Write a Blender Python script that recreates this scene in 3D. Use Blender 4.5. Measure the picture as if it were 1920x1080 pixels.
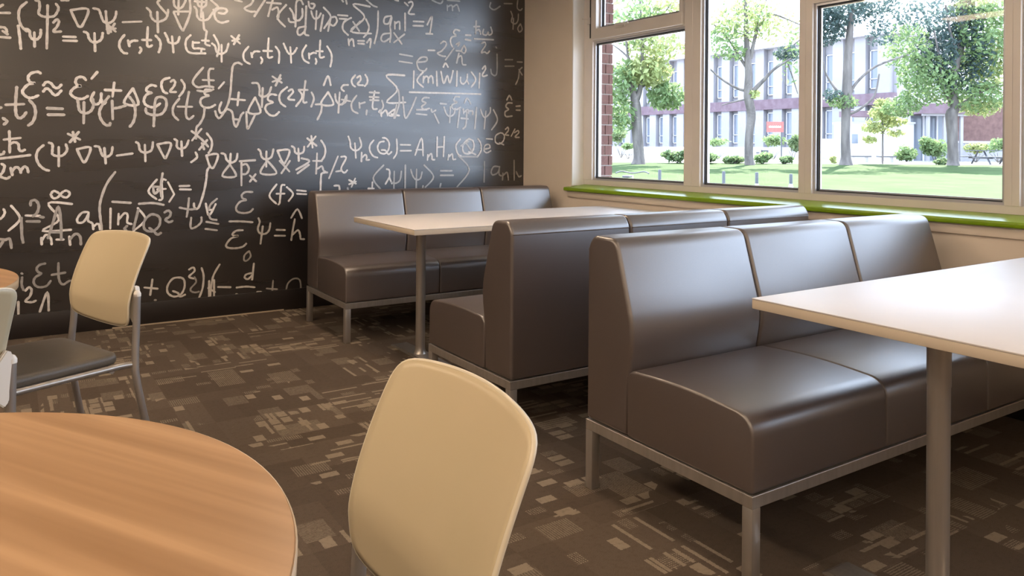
import bpy, bmesh, math, random
from mathutils import Vector, Matrix
C = bpy.context.scene.collection
SC = bpy.context.scene
PI = math.pi
for o in list(bpy.data.objects): bpy.data.objects.remove(o)

# ------------------------------------------------------------------ camera
cam = bpy.data.cameras.new('camera'); camo = bpy.data.objects.new('camera', cam); C.objects.link(camo)
yaw, roll = 0.57718, 0.00768
fw = Vector((math.sin(yaw), math.cos(yaw), 0)); rt = Vector((math.cos(yaw), -math.sin(yaw), 0)); up = Vector((0, 0, 1))
r2 = rt*math.cos(roll) + up*math.sin(roll); u2 = up*math.cos(roll) - rt*math.sin(roll)
M = Matrix((r2, u2, -fw)).transposed().to_4x4(); M.translation = (0, 0, 1.15)
camo.matrix_world = M
cam.sensor_width = 36; cam.lens = 1450.24/1920*36; cam.shift_y = -(540-276.44)/1920; cam.clip_start = .02
SC.camera = camo
# ------------------------------------------------------------------ sky, sun, exposure
w = bpy.data.worlds.new('sky'); SC.world = w; w.use_nodes = True
bg = w.node_tree.nodes['Background']; bg.inputs[0].default_value = (.64, .77, 1, 1); bg.inputs[1].default_value = 6.2
sun = bpy.data.lights.new('sun', 'SUN'); sun.energy = 22; sun.angle = .01; sun.color = (1, .95, .86)
so = bpy.data.objects.new('sun', sun); C.objects.link(so)
so.rotation_euler = Vector((.62, .32, .66)).to_track_quat('Z', 'Y').to_euler()
SC.view_settings.view_transform = 'Standard'; SC.view_settings.look = 'None'
SC.view_settings.exposure = 0.45; SC.view_settings.gamma = 1; SC.view_settings.use_curve_mapping = False
SC.cycles.max_bounces = 8; SC.cycles.transparent_max_bounces = 16; SC.cycles.use_denoising = True

# ------------------------------------------------------------------ materials
def mat(name, col, rough=.5, metal=0, spec=.5, emit=None, estr=0):
    m = bpy.data.materials.new(name); m.use_nodes = True
    b = m.node_tree.nodes['Principled BSDF']
    b.inputs['Base Color'].default_value = (*col, 1); b.inputs['Roughness'].default_value = rough
    b.inputs['Metallic'].default_value = metal; b.inputs['Specular IOR Level'].default_value = spec
    if emit: b.inputs['Emission Color'].default_value = (*emit, 1); b.inputs['Emission Strength'].default_value = estr
    return m
class NT:
    def __init__(s, m): s.t = m.node_tree; s.b = s.t.nodes['Principled BSDF']
    def n(s, typ, **k):
        x = s.t.nodes.new(typ)
        for a, v in k.items(): setattr(x, a, v)
        return x
    def l(s, a, b): s.t.links.new(a, b)
    def math(s, op, a, b=None, c=None):
        x = s.n('ShaderNodeMath', operation=op)
        for i, v in enumerate((a, b, c)):
            if v is None: continue
            if hasattr(v, 'is_output'): s.l(v, x.inputs[i])
            else: x.inputs[i].default_value = v
        return x.outputs[0]
    def mix(s, f, a, b):
        x = s.n('ShaderNodeMix', data_type='RGBA')
        for i, v in ((0, f), (6, a), (7, b)):
            if hasattr(v, 'is_output'): s.l(v, x.inputs[i])
            else: x.inputs[i].default_value = v if i == 0 else (*v, 1)
        return x.outputs[2]
    def noise(s, scale, vec=None, detail=3, sc=None):
        x = s.n('ShaderNodeTexNoise'); x.inputs['Scale'].default_value = scale; x.inputs['Detail'].default_value = detail
        if vec is None:
            tc = s.n('ShaderNodeTexCoord'); vec = tc.outputs['Object']
        if sc:
            mp = s.n('ShaderNodeMapping'); mp.inputs['Scale'].default_value = sc; s.l(vec, mp.inputs[0]); vec = mp.outputs[0]
        s.l(vec, x.inputs['Vector']); return x.outputs['Fac']
    def ramp(s, f, lo, hi):
        x = s.n('ShaderNodeMapRange'); s.l(f, x.inputs[0]); x.inputs[1].default_value = lo; x.inputs[2].default_value = hi; return x.outputs[0]
    def bump(s, h, st, d=.01):
        x = s.n('ShaderNodeBump'); x.inputs['Strength'].default_value = st; x.inputs['Distance'].default_value = d
        s.l(h, x.inputs['Height']); s.l(x.outputs[0], s.b.inputs['Normal'])
def noisy(name, c1, c2, scale, rough=.6, spec=.5, bump=0, sc=None, lo=.35, hi=.65, metal=0, d=.005):
    m = mat(name, c1, rough, metal, spec); t = NT(m); f = t.noise(scale, sc=sc)
    t.l(t.mix(t.ramp(f, lo, hi), c1, c2), t.b.inputs['Base Color'])
    if bump: t.bump(f, bump, d)
    return m
m_chalkwall = noisy('blackboard_paint', (.008, .006, .006), (.012, .009, .009), 2.2, .36, 1.0, sc=(.5, 1, 5))
m_chalkwall.node_tree.nodes['Principled BSDF'].inputs['IOR'].default_value = 1.62; t = NT(m_chalkwall); f = t.noise(1.6, sc=(.6, 1, 6)); t.l(t.math('MULTIPLY_ADD', f, .20, .19), t.b.inputs['Roughness'])
m_wall = noisy('beige_wall_paint', (.74, .66, .57), (.77, .69, .60), 3, .6)
m_ceil = mat('ceiling_white', (.62, .58, .52), .8)
m_jamb = mat('white_jamb_paint', (.82, .82, .82), .45)
m_frame = noisy('champagne_aluminium', (.70, .66, .63), (.74, .70, .67), 4, .36, .5, metal=.15)
m_alu2 = mat('silver_aluminium', (.55, .55, .58), .3, .55)
m_gasket = mat('black_gasket', (.02, .022, .028), .6)
m_green = noisy('lime_green_paint', (.18, .32, .005), (.21, .35, .008), 6, .28)
m_vinyl = noisy('brown_vinyl', (.062, .043, .039), (.070, .050, .045), 300, .38, .9, bump=.05, d=.001); m_vinyl.node_tree.nodes['Principled BSDF'].inputs['IOR'].default_value = 1.85
m_piping = mat('brown_vinyl_piping', (.10, .075, .06), .36)
m_steel = noisy('brushed_steel', (.42, .39, .36), (.47, .44, .41), 60, .34, metal=.75, sc=(1, 1, .05))
m_lam = noisy('white_laminate', (.58, .55, .54), (.60, .57, .56), 5, .40)
m_lamedge = mat('cream_edge_band', (.62, .54, .44), .4)
m_shell = noisy('khaki_plastic', (.47, .395, .255), (.49, .41, .27), 4, .42)
m_rim = mat('rim_highlight_plastic', (.60, .54, .42), .3)  # paler than the shell: the edge highlight put into the colour
m_bracket = mat('white_plastic', (.72, .69, .64), .4)
m_pad = noisy('grey_brown_vinyl_pad', (.095, .08, .062), (.11, .092, .072), 200, .42)
m_base = mat('black_baseboard_rubber', (.016, .012, .011), .42)
m_toe = mat('pale_metal_edge', (.6, .5, .38), .35, .5)
def chalk(b):
    m = noisy('chalk_%02d' % int(b*100), (.68*b, .64*b, .60*b), (.86*b, .81*b, .76*b), 60, .34, .9)
    m.node_tree.nodes['Principled BSDF'].inputs['IOR'].default_value = 1.7; return m
def wood_mat(name, ang, c1, c2, c3):
    m = mat(name, c1, .36); t = NT(m)
    tc = t.n('ShaderNodeTexCoord'); mp0 = t.n('ShaderNodeMapping'); mp0.inputs['Rotation'].default_value = (0, 0, ang); t.l(tc.outputs['Object'], mp0.inputs[0])
    f = t.noise(4.2, mp0.outputs[0], 2, sc=(.22, 4.6, 1)); g = t.noise(34, mp0.outputs[0], 3, sc=(.06, 2.2, 1)); h = t.noise(11, mp0.outputs[0], 2, sc=(.12, 3.4, 1))
    c = t.mix(t.ramp(f, .32, .68), c1, c2); c = t.mix(t.math('MULTIPLY', t.ramp(h, .45, .75), .55), c, c3); c = t.mix(t.math('MULTIPLY', t.ramp(g, .4, .8), .28), c, c3)
    t.l(c, t.b.inputs['Base Color']); return m
m_wood = wood_mat('walnut_laminate', PI/3, (.47, .29, .155), (.31, .175, .085), (.23, .12, .052))
m_woodedge = mat('wood_edge_band', (.42, .31, .19), .4)
m_sheenedge = mat('sheen_edge_band', (.66, .58, .50), .3)  # near round table: reflection on its edge put into the colour
def carpet_mat():
    m = mat('carpet_tiles', (.06, .05, .04), .95, spec=.1); t = NT(m)
    tc = t.n('ShaderNodeTexCoord'); sx = t.n('ShaderNodeSeparateXYZ'); t.l(tc.outputs['Object'], sx.inputs[0]); x, y = sx.outputs[0], sx.outputs[1]
    wob = t.noise(190, tc.outputs['Object'], 1); x = t.math('ADD', x, t.math('MULTIPLY', wob, .007)); y = t.math('ADD', y, t.math('MULTIPLY', wob, .006))
    T = .61
    ix = t.math('FLOOR', t.math('DIVIDE', x, T)); iy = t.math('FLOOR', t.math('DIVIDE', y, T))
    par = t.math('MODULO', t.math('ADD', t.math('ADD', ix, iy), 100), 2)
    def sel(a, b): # par ? a : b
        return t.math('ADD', t.math('MULTIPLY', a, par), t.math('MULTIPLY', b, t.math('SUBTRACT', 1, par)))
    u = sel(x, y); v = sel(y, x)
    def cells(du, dv, seed):
        cu = t.math('FLOOR', t.math('DIVIDE', u, du)); cv = t.math('FLOOR', t.math('DIVIDE', v, dv))
        cb = t.n('ShaderNodeCombineXYZ'); t.l(cu, cb.inputs[0]); t.l(cv, cb.inputs[1]); t.l(t.math('ADD', t.math('MULTIPLY', ix, 7.3), t.math('ADD', t.math('MULTIPLY', iy, 3.1), seed)), cb.inputs[2])
        wn = t.n('ShaderNodeTexWhiteNoise', noise_dimensions='3D'); t.l(cb.outputs[0], wn.inputs['Vector'])
        gu = t.math('LESS_THAN', t.math('ABSOLUTE', t.math('SUBTRACT', t.math('FRACT', t.math('DIVIDE', u, du)), .5)), .42)
        gv = t.math('LESS_THAN', t.math('ABSOLUTE', t.math('SUBTRACT', t.math('FRACT', t.math('DIVIDE', v, dv)), .5)), .38)
        return wn.outputs['Value'], t.math('MULTIPLY', gu, gv)
    big = t.noise(2.1, tc.outputs['Object'], 1); mask = t.ramp(big, .40, .62)
    w1, g1 = cells(.0762, .0508, 1); w2, g2 = cells(.203, .0178, 5); w3, g3 = cells(.305, .122, 9)
    thr = t.math('SUBTRACT', 1, t.math('MULTIPLY', t.math('ADD', mask, .28), t.math('ADD', t.math('MULTIPLY', w3, .34), .05)))
    on1 = t.math('MULTIPLY', t.math('GREATER_THAN', w1, thr), g1)
    on2 = t.math('MULTIPLY', t.math('GREATER_THAN', w2, t.math('ADD', thr, .10)), g2)
    st = t.math('GREATER_THAN', t.math('FRACT', t.math('DIVIDE', u, .0085)), .42)
    st2 = t.math('GREATER_THAN', t.math('FRACT', t.math('DIVIDE', v, .0075)), .45)
    solid = t.math('GREATER_THAN', t.math('FRACT', t.math('MULTIPLY', w1, 37.7)), .45)
    tex = t.math('MAXIMUM', solid, t.math('MULTIPLY', st, st2))
    # broad fine-line panels
    w4, g4 = cells(.122, .0915, 13)
    pan = t.math('MULTIPLY', t.math('GREATER_THAN', w4, .86), t.math('MULTIPLY', st, .55))
    lev = t.math('MAXIMUM', t.math('MULTIPLY', t.math('MULTIPLY', on1, tex), t.math('ADD', .35, t.math('MULTIPLY', w1, .65))), t.math('MAXIMUM', t.math('MULTIPLY', on2, .9), pan))
    fine = t.noise(420, tc.outputs['Object'], 2); mid = t.noise(60, tc.outputs['Object'], 2)
    base = t.mix(t.ramp(w3, .2, .8), (.102, .078, .060), (.135, .105, .081)); base = t.mix(t.math('MULTIPLY', t.ramp(fine, .35, .7), .5), base, (.062, .044, .031))
    c = t.mix(t.math('MULTIPLY', lev, .72), base, (.34, .28, .21)); c = t.mix(t.math('MULTIPLY', t.ramp(mid, .5, .75), .25), c, (.05, .036, .026))
    t.l(c, t.b.inputs['Base Color']); t.bump(fine, .6, .004); return m
m_carpet = carpet_mat()
def glass_mat(name='window_glass', dust=0.0, tint=(.97, .99, .98)):
    m = bpy.data.materials.new(name); m.use_nodes = True; n = m.node_tree.nodes; l = m.node_tree.links
    for x in list(n):
        if x.type != 'OUTPUT_MATERIAL': n.remove(x)
    out = [x for x in n if x.type == 'OUTPUT_MATERIAL'][0]
    tr = n.new('ShaderNodeBsdfTransparent'); tr.inputs[0].default_value = (*tint, 1)
    gl = n.new('ShaderNodeBsdfGlossy'); gl.inputs['Roughness'].default_value = .02
    du = n.new('ShaderNodeBsdfTranslucent'); du.inputs[0].default_value = (.9, .93, 1, 1)
    fr = n.new('ShaderNodeFresnel'); ge = n.new('ShaderNodeNewGeometry'); mr = n.new('ShaderNodeMapRange'); mr.inputs[3].default_value = 1.5; mr.inputs[4].default_value = 1/1.5
    l.new(ge.outputs['Backfacing'], mr.inputs[0]); l.new(mr.outputs[0], fr.inputs[0])
    a = n.new('ShaderNodeMixShader'); a.inputs[0].default_value = dust; l.new(tr.outputs[0], a.inputs[1]); l.new(du.outputs[0], a.inputs[2])
    b = n.new('ShaderNodeMixShader'); l.new(fr.outputs[0], b.inputs[0]); l.new(a.outputs[0], b.inputs[1]); l.new(gl.outputs[0], b.inputs[2])
    l.new(b.outputs[0], out.inputs[0]); return m
m_glass = glass_mat()

# ------------------------------------------------------------------ helpers
def finish(bm, name, m, parent=None, smooth=None, loc=None):
    me = bpy.data.meshes.new(name); bmesh.ops.recalc_face_normals(bm, faces=bm.faces); bm.to_mesh(me); bm.free()
    o = bpy.data.objects.new(name, me); C.objects.link(o)
    ms = m if isinstance(m, (list, tuple)) else [m]
    for x in ms: me.materials.append(x)
    if smooth:
        for p in me.polygons: p.use_smooth = True
        me.set_sharp_from_angle(angle=math.radians(smooth))
    if parent: o.parent = parent
    if loc: o.location = loc
    return o
def box(bm, x0, x1, y0, y1, z0, z1, mi=0, bev=0):
    vs = [bm.verts.new(p) for p in ((x0,y0,z0),(x1,y0,z0),(x1,y1,z0),(x0,y1,z0),(x0,y0,z1),(x1,y0,z1),(x1,y1,z1),(x0,y1,z1))]
    fs = [bm.faces.new([vs[i] for i in f]) for f in ((3,2,1,0),(4,5,6,7),(0,1,5,4),(1,2,6,5),(2,3,7,6),(3,0,4,7))]
    for f in fs: f.material_index = mi
    if bev:
        es = list({e for f in fs for e in f.edges}); bmesh.ops.bevel(bm, geom=es, offset=bev, segments=2, affect='EDGES', profile=.5)
def mbox(name, m, parent, x0, x1, y0, y1, z0, z1, bev=0):
    bm = bmesh.new(); box(bm, min(x0,x1), max(x0,x1), min(y0,y1), max(y0,y1), min(z0,z1), max(z0,z1), 0, bev); return finish(bm, name, m, parent, 40 if bev else None)
def tube(bm, pts, r, n=12, cap=True, radii=None):
    pts = [Vector(p) for p in pts]; rings = []; prev = None
    for i, p in enumerate(pts):
        d = (pts[min(i+1, len(pts)-1)] - pts[max(i-1, 0)]).normalized()
        if prev is None:
            a = Vector((0, 0, 1)) if abs(d.z) < .9 else Vector((1, 0, 0)); prev = d.cross(a).normalized()
        s = (prev - d*prev.dot(d)).normalized(); q = d.cross(s); prev = s
        rr = radii[i] if radii else r
        rings.append([bm.verts.new(p + (s*math.cos(2*PI*k/n) + q*math.sin(2*PI*k/n))*rr) for k in range(n)])
    for a, b in zip(rings, rings[1:]):
        for k in range(n): bm.faces.new((a[k], a[(k+1) % n], b[(k+1) % n], b[k]))
    if cap: bm.faces.new(rings[0][::-1]); bm.faces.new(rings[-1])
def mtube(name, m, parent, pts, r, n=12, radii=None):
    bm = bmesh.new(); tube(bm, pts, r, n, radii=radii); return finish(bm, name, m, parent, 50)
def lathe(bm, prof, n=48, cx=0, cy=0):
    rings = [[bm.verts.new((cx + r*math.cos(2*PI*k/n), cy + r*math.sin(2*PI*k/n), z)) for k in range(n)] for r, z in prof]
    for a, b in zip(rings, rings[1:]):
        for k in range(n): bm.faces.new((a[k], a[(k+1) % n], b[(k+1) % n], b[k]))
    bm.faces.new(rings[0][::-1]); bm.faces.new(rings[-1])
def smooth_pts(p, k=4, closed=False):
    p = [Vector(q) for q in p]; out = []
    n = len(p)
    for i in range(n if closed else n-1):
        if closed: a, b, c, d = p[(i-1) % n], p[i], p[(i+1) % n], p[(i+2) % n]
        else: a, b, c, d = p[max(i-1, 0)], p[i], p[i+1], p[min(i+2, n-1)]
        for j in range(k):
            s = j/k; out.append(.5*((2*b) + (c-a)*s + (2*a-5*b+4*c-d)*s*s + (3*b-a-3*c+d)*s*s*s))
    if not closed: out.append(p[-1])
    return out
def round_poly(pts, rad, seg=4):
    out = []; n = len(pts)
    for i, p in enumerate(pts):
        r = rad[i]; p = Vector(p)
        if r == 0: out.append(p); continue
        a = Vector(pts[i-1]) - p; b = Vector(pts[(i+1) % n]) - p
        r = min(r, a.length*.49, b.length*.49); a = p + a.normalized()*r; b = p + b.normalized()*r
        for k in range(seg+1):
            s = k/seg; out.append((1-s)**2*a + 2*s*(1-s)*p + s*s*b)
    return out
def extrude_x(bm, prof, x0, x1, bev=.016, seg=4):
    # upholstered block: profile swept along x with rolled side edges
    n = len(prof); area = sum(prof[k][0]*prof[(k+1) % n][1] - prof[(k+1) % n][0]*prof[k][1] for k in range(n)); sg = 1 if area > 0 else -1
    nor = []
    for k in range(n):
        d = Vector(prof[(k+1) % n]) - Vector(prof[k-1]); d.normalize(); nor.append(Vector((-d.y, d.x))*sg)
    def ring(x, ins): return [bm.verts.new((x, p[0]+q.x*ins, p[1]+q.y*ins)) for p, q in zip(prof, nor)]
    rings = [ring(x0+bev*(1-math.sin(a*PI/2/seg)), bev*(1-math.cos(a*PI/2/seg))) for a in range(seg, -1, -1)]
    rings += [ring(x1-bev*(1-math.sin(a*PI/2/seg)), bev*(1-math.cos(a*PI/2/seg))) for a in range(0, seg+1)]
    bm.faces.new(rings[0]); bm.faces.new(rings[-1][::-1])
    for a, b in zip(rings, rings[1:]):
        for k in range(n): bm.faces.new((a[k], b[k], b[(k+1) % n], a[(k+1) % n]))
def thing(name, label, cat, loc=(0, 0, 0), rz=0, group=None, kind=None):
    o = bpy.data.objects.new(name, None); C.objects.link(o); o.location = loc; o.rotation_euler = (0, 0, rz); o.empty_display_size = .1
    if label: o['label'] = label
    if cat: o['category'] = cat
    if group: o['group'] = group
    if kind: o['kind'] = kind
    return o
def dup(root, loc, rz, label):
    r = root.copy(); C.objects.link(r); r.location = loc; r.rotation_euler = (0, 0, rz); r['label'] = label
    for ch in list(root.children):
        c = ch.copy(); C.objects.link(c); c.parent = r
        for g in list(ch.children):
            d = g.copy(); C.objects.link(d); d.parent = c
    return r
def struct(o, label=None):
    o['kind'] = 'structure'
    if label: o['label'] = label
    return o
CHALK=[
(0.95,16.3,'-50 1945 -42 1952 -32 1960;-50 1911 2 1916;-50 1828 -24 1828 -13 1813 -14 1798;-32 1807 -8 1790;-49 1771 5 1771;85 1988 52 1948 46 1897 57 1851 82 1819 95 1818;130 2003 148 1998 151 1961 146 1928 167 1912 194 1912 226 1920 245 1954 247 1976 235 1994;192 1981 191 1853 189 1722;263 2018 277 2021;288 2020 300 2024;222 1880 240 1901 251 1888 241 1857 222 1826 262 1830;312 1964 405 1979 377 1881 360 1868 348 1881 312 1964;434 1988 463 1982 475 1951 490 1913 515 1904 542 1921 557 1953 560 1981;502 1978 507 1910 515 1841;507 1899 557 1856;552 1905 518 1841;508 1865 557 1875;512 1882 532 1851;597 1918 703 1932;734 2022 755 2001 760 1968 781 1944 807 1941 844 1962 857 1992 860 2023;796 2003 801 1872;809 2079 799 2057 857 1989'),
(1,17.1,'44 1845 52 1777 58 1710;82 1830 100 1821 105 1787 120 1770 141 1774 156 1797 158 1831;125 1812 127 1728;274 1800 339 1803;275 1776 346 1780;384 1839 403 1831 411 1802 428 1781 454 1781 479 1802 486 1841;441 1835 445 1725;607 1838 583 1800 580 1760 601 1728 623 1724;628 1806 636 1770;632 1784 653 1805 681 1808;697 1767 704 1753 694 1732;741 1900 738 1790 751 1776 766 1786;709 1816 761 1819;787 1850 813 1818 816 1779 806 1744;842 1872 858 1839 866 1814 898 1808 920 1821 930 1854;885 1853 894 1750'),
(1,17.8,'158 1571 144 1579 110 1568 95 1541 106 1515 131 1511 97 1502 71 1469 70 1448 93 1425 120 1424 147 1438;173 1500 188 1520 211 1515 229 1492 248 1488 266 1508;173 1463 188 1482 206 1473 225 1449 243 1446 266 1473;396 1544 379 1561 350 1555 341 1528 353 1509 370 1507 337 1495 316 1467 320 1448 346 1430 380 1428 408 1446;427 1554 458 1597;441 1470 425 1425 450 1396 476 1416 481 1466;430 1436 433 1404;481 1428 491 1400 506 1412;552 1536 543 1449;500 1488 591 1488;658 1505 608 1413 689 1405 658 1505;792 1526 763 1531 737 1509 740 1489 766 1482 737 1469 722 1437 728 1409 754 1393 785 1391 816 1415;871 1584 834 1568 823 1533 837 1493 858 1483'),
(0.85,18.5,'39 1483 35 1410 34 1357 39 1316 54 1300 72 1311 87 1335;-14 1377 75 1384;-27 1298 -8 1280 -22 1262;-47 1356 -37 1360;103 1407 127 1376 134 1329 121 1281 99 1259;193 1364 274 1363;198 1325 282 1327;351 1425 356 1401 361 1363 376 1344 404 1341 428 1360 438 1393 435 1428;387 1407 386 1279;523 1449 491 1400 472 1356 477 1312 502 1274 527 1269 531 1283;541 1422 545 1308;548 1375 580 1381 620 1397;638 1451 666 1407 672 1345 662 1294 642 1263;733 1381 738 1353 780 1340 827 1350 853 1396 850 1442 821 1458 790 1440 783 1348 780 1269'),
(0.95,16.3,'4 1223 6 1169 7 1098;-22 1173 59 1184;9 1148 29 1158 49 1148 53 1117 64 1106 82 1114;-45 1062 34 1072 109 1083;-45 1083 -25 1090 -21 1103;176 1141 149 1112 140 1069 154 1027 182 998 205 990;204 1157 222 1147 222 1112 223 1088 246 1077 274 1080 294 1102 299 1123 292 1148;255 1131 256 1016;303 1212 367 1178;360 1224 313 1161;329 1224 341 1164;351 1118 423 1129 399 1047 382 1047 351 1118;447 1138 471 1133 481 1102 491 1080 513 1072 538 1091 545 1133;500 1127 508 1031;570 1080 658 1093;678 1165 693 1154 699 1120 714 1103 740 1100 769 1117 776 1166;729 1148 733 1044;802 1152 882 1160 856 1072 842 1072 802 1152;-32 1031 -18 1018 -27 981 -42 961 -9 945 8 955;12 1007 21 965;20 989 38 1012 56 1001 63 978;63 988 78 1014 94 1006 100 980'),
(1,14.9,'215 845 229 866 252 857 275 833 299 826 315 848 298 867 275 857 252 828 229 823 215 845;854 922 835 926 830 891 834 805 815 794;804 863 854 865;801 926 752 853 799 801;905 829 867 908;905 829 876 781'),
(0.75,16.3,'561 977 514 903 485 816 476 755 481 689 489 622;547 792 650 781;698 774 779 776 842 762;835 966 825 891 827 817;778 881 820 874 789 835 778 881'),
(1,14.9,'327 785 204 794 260 693 175 630 323 628;169 588 171 548;173 575 194 606 217 583 222 545;247 573 284 571;314 588 319 536;16 785 60 707 4 639;-21 766 -15 747 -25 722 -42 707;89 725 161 719;411 733 380 729 356 694 361 670 390 674 413 714;416 730 414 681 433 666;438 661 443 625;443 641 462 657 474 651 479 623;537 750 536 625;582 715 580 648;583 679 615 717 633 705 631 660 656 647;691 747 735 672 666 602'),
(0.6,17.1,'113 784 115 808 138 813 154 783 147 741 125 718;94 690 159 686;161 714 179 710;67 712 70 612 77 565;203 584 230 684 255 771 269 682 272 574;212 621 272 615;319 572 347 602 371 585 376 536;694 736 666 613;631 637 616 621 626 610;769 705 738 678 725 639 738 604 780 596 816 628 821 674 800 698 769 705;759 617 785 596 806 572 827 582;848 713 869 724 885 709 877 683 853 667 875 649 896 656;-42 593 -11 586;-39 546 -24 576;-11 586 10 590 19 537'),
(0.95,16.3,'894 2090 897 2056 918 2038 945 2050 967 2098;923 2094 921 1998;894 2015 995 2026;991 2101 993 2014 957 1909 941 1907 894 2010;1019 2060 1033 2041 1039 1995 1067 1974 1106 1987 1128 2022 1162 2067;1021 2096 1082 2097;1038 2106 1044 2072 1060 2062;1066 2109 1061 1994;1094 2112 1091 2077 1066 2057;1072 2028 1081 1923 1092 1912;1122 2116 1173 2068 1139 2052;1173 2035 1207 2033 1227 2055 1207 2068 1167 2061 1145 2029 1156 1989 1191 1971 1236 1986;1651 2115 1673 2083 1683 2043 1714 2036 1740 2070 1739 2121;1695 2122 1691 1990;1625 2137 1564 2047 1617 1984'),
(0.8,15.6,'1276 2133 1323 2126;1400 2146 1382 2114 1341 2082 1376 2065 1412 2068;1478 2155 1406 2034;1532 2161 1520 2123 1500 2044;1490 2138 1588 2141;1527 2092 1564 2112 1573 2060 1564 2031;1745 2153 1726 2182 1698 2167 1692 2103;1642 2042 1651 2021 1683 2021;1768 2143 1763 2003;1759 1997 1715 1983 1706 1948 1722 1933 1753 1958 1766 1997;1761 1978 1760 1943 1786 1936;1784 2176 1791 2139 1816 2132 1829 2162 1803 2165;1804 2112 1814 2078 1830 2060 1856 2069 1875 2103;1843 2116 1837 1985;1892 2092 1873 1975;1895 2147 1948 2085 1899 1997;1948 2078 1929 1980;1948 2078 1982 2088 1995 2057 1969 2022 1942 2033;2002 2103 2076 2105;2015 2078 2070 2080'),
(1,15.6,'998 1871 971 1837 969 1790 996 1755 1091 1758;1012 1829 1015 1788 1051 1788 1085 1785;1015 1823 1051 1826;1068 1842 1112 1843;1065 1780 1065 1757;1098 1906 1090 1841 1093 1818 1118 1811;1143 1884 1172 1830 1175 1788 1164 1743;1132 1827 1152 1810 1161 1775 1186 1762 1221 1780 1238 1835;1193 1823 1194 1709;1255 1887 1313 1841;1307 1898 1272 1832;1261 1855 1307 1871;1369 1824 1337 1776 1343 1728 1379 1707;1387 1783 1394 1753;1390 1768 1411 1794 1444 1796;1453 1757 1463 1737 1454 1715;1505 1893 1500 1776 1511 1758 1532 1766;1468 1803 1529 1806;1553 1839 1578 1800 1576 1726;1609 1865 1628 1823 1647 1796 1678 1801 1703 1841;1656 1843 1663 1734;1770 1865 1742 1812 1752 1762 1790 1740;1790 1809 1792 1772;1792 1797 1819 1815 1842 1814;1839 1775 1845 1756 1839 1737;1872 1908 1868 1802 1878 1784 1901 1792;1842 1829 1891 1831;1923 1870 1954 1821 1957 1770 1948 1724'),
(0.95,16.3,'879 1559 895 1571 906 1554 895 1525 875 1495 911 1494;943 1574 963 1540 957 1505 931 1466;1126 1518 1092 1517 1090 1487 1115 1480 1070 1460 1062 1427 1082 1402 1121 1400 1155 1419;1211 1573 1177 1530;1195 1438 1181 1396 1189 1367 1212 1373 1229 1398;1307 1509 1299 1421;1258 1462 1348 1458;1416 1480 1370 1378 1453 1378 1416 1480;1562 1502 1525 1506 1504 1487 1507 1463 1538 1451 1495 1431 1486 1400 1514 1364 1551 1359 1581 1385;1636 1561 1593 1522 1581 1484 1593 1447 1625 1424;1646 1534 1668 1547 1677 1526 1643 1480 1687 1473;1718 1546 1744 1497 1700 1429;1899 1587 1932 1656 1952 1590;1933 1540 1881 1452 1973 1452 1933 1540'),
(0.82,16.3,'1077 1663 1014 1572 1042 1532 1092 1540 1143 1537;1142 1659 1119 1654 1111 1618 1117 1536;1075 1581 1145 1582;1042 1509 1098 1505 1143 1522;1088 1399 1082 1340 1060 1292 1038 1262 1036 1192;931 1451 896 1398 896 1346 926 1312;990 1498 974 1395 975 1337 994 1320 1019 1341;923 1399 1010 1401;1326 1700 1297 1710 1268 1687 1259 1615 1252 1506 1235 1422 1190 1337 1167 1342 1155 1377;1229 1395 1264 1375 1276 1303 1291 1276 1305 1304 1323 1353 1340 1374;1270 1327 1308 1325;1358 1378 1364 1275 1376 1275 1420 1368;1395 1577 1434 1576 1446 1534 1446 1497 1471 1486 1507 1506 1525 1556;1467 1547 1462 1415;1533 1630 1598 1590;1589 1643 1555 1567;1534 1593 1592 1618;1766 1612 1751 1485 1757 1457 1776 1461;1718 1546 1782 1548;1811 1532 1828 1488 1809 1430;1841 1447 1887 1451;1887 1446 1881 1394 1855 1339;1986 1527 1993 1482 2020 1454 2047 1464 2071 1517;2020 1541 2011 1392'),
(0.9,15.6,'2084 1599 2046 1594 2033 1568 2053 1552;2138 1674 2111 1637 2118 1604 2139 1589;2152 1655 2176 1670 2180 1640 2156 1606 2201 1602;2215 1682 2232 1656 2233 1623 2213 1596;2293 1563 2276 1460 2284 1430 2312 1431;2536 1694 2385 1685 2477 1585 2391 1484 2545 1489;2614 1732 2611 1602;2694 1730 2641 1662 2695 1613;2698 1696 2695 1647;2698 1675 2717 1697 2737 1688 2737 1650;2737 1677 2760 1703 2775 1690 2780 1648;2810 1741 2815 1629;2849 1743 2874 1650 2905 1715 2929 1656 2957 1756;2993 1755 2990 1635;3026 1707 3026 1672 3051 1655 3083 1689 3087 1736;3083 1689 3100 1658;3124 1756 3166 1697 3125 1634;3203 1750 3198 1630;3228 1787 3253 1814 3257 1786 3228 1740 3241 1727 3275 1739;2869 1779 2888 1812 2912 1782;2578 1568 3213 1581;2327 1408 2341 1422 2348 1376;2348 1396 2384 1423 2399 1384;2406 1397 2457 1433 2442 1385 2413 1384;2428 1395 2494 1386'),
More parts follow.
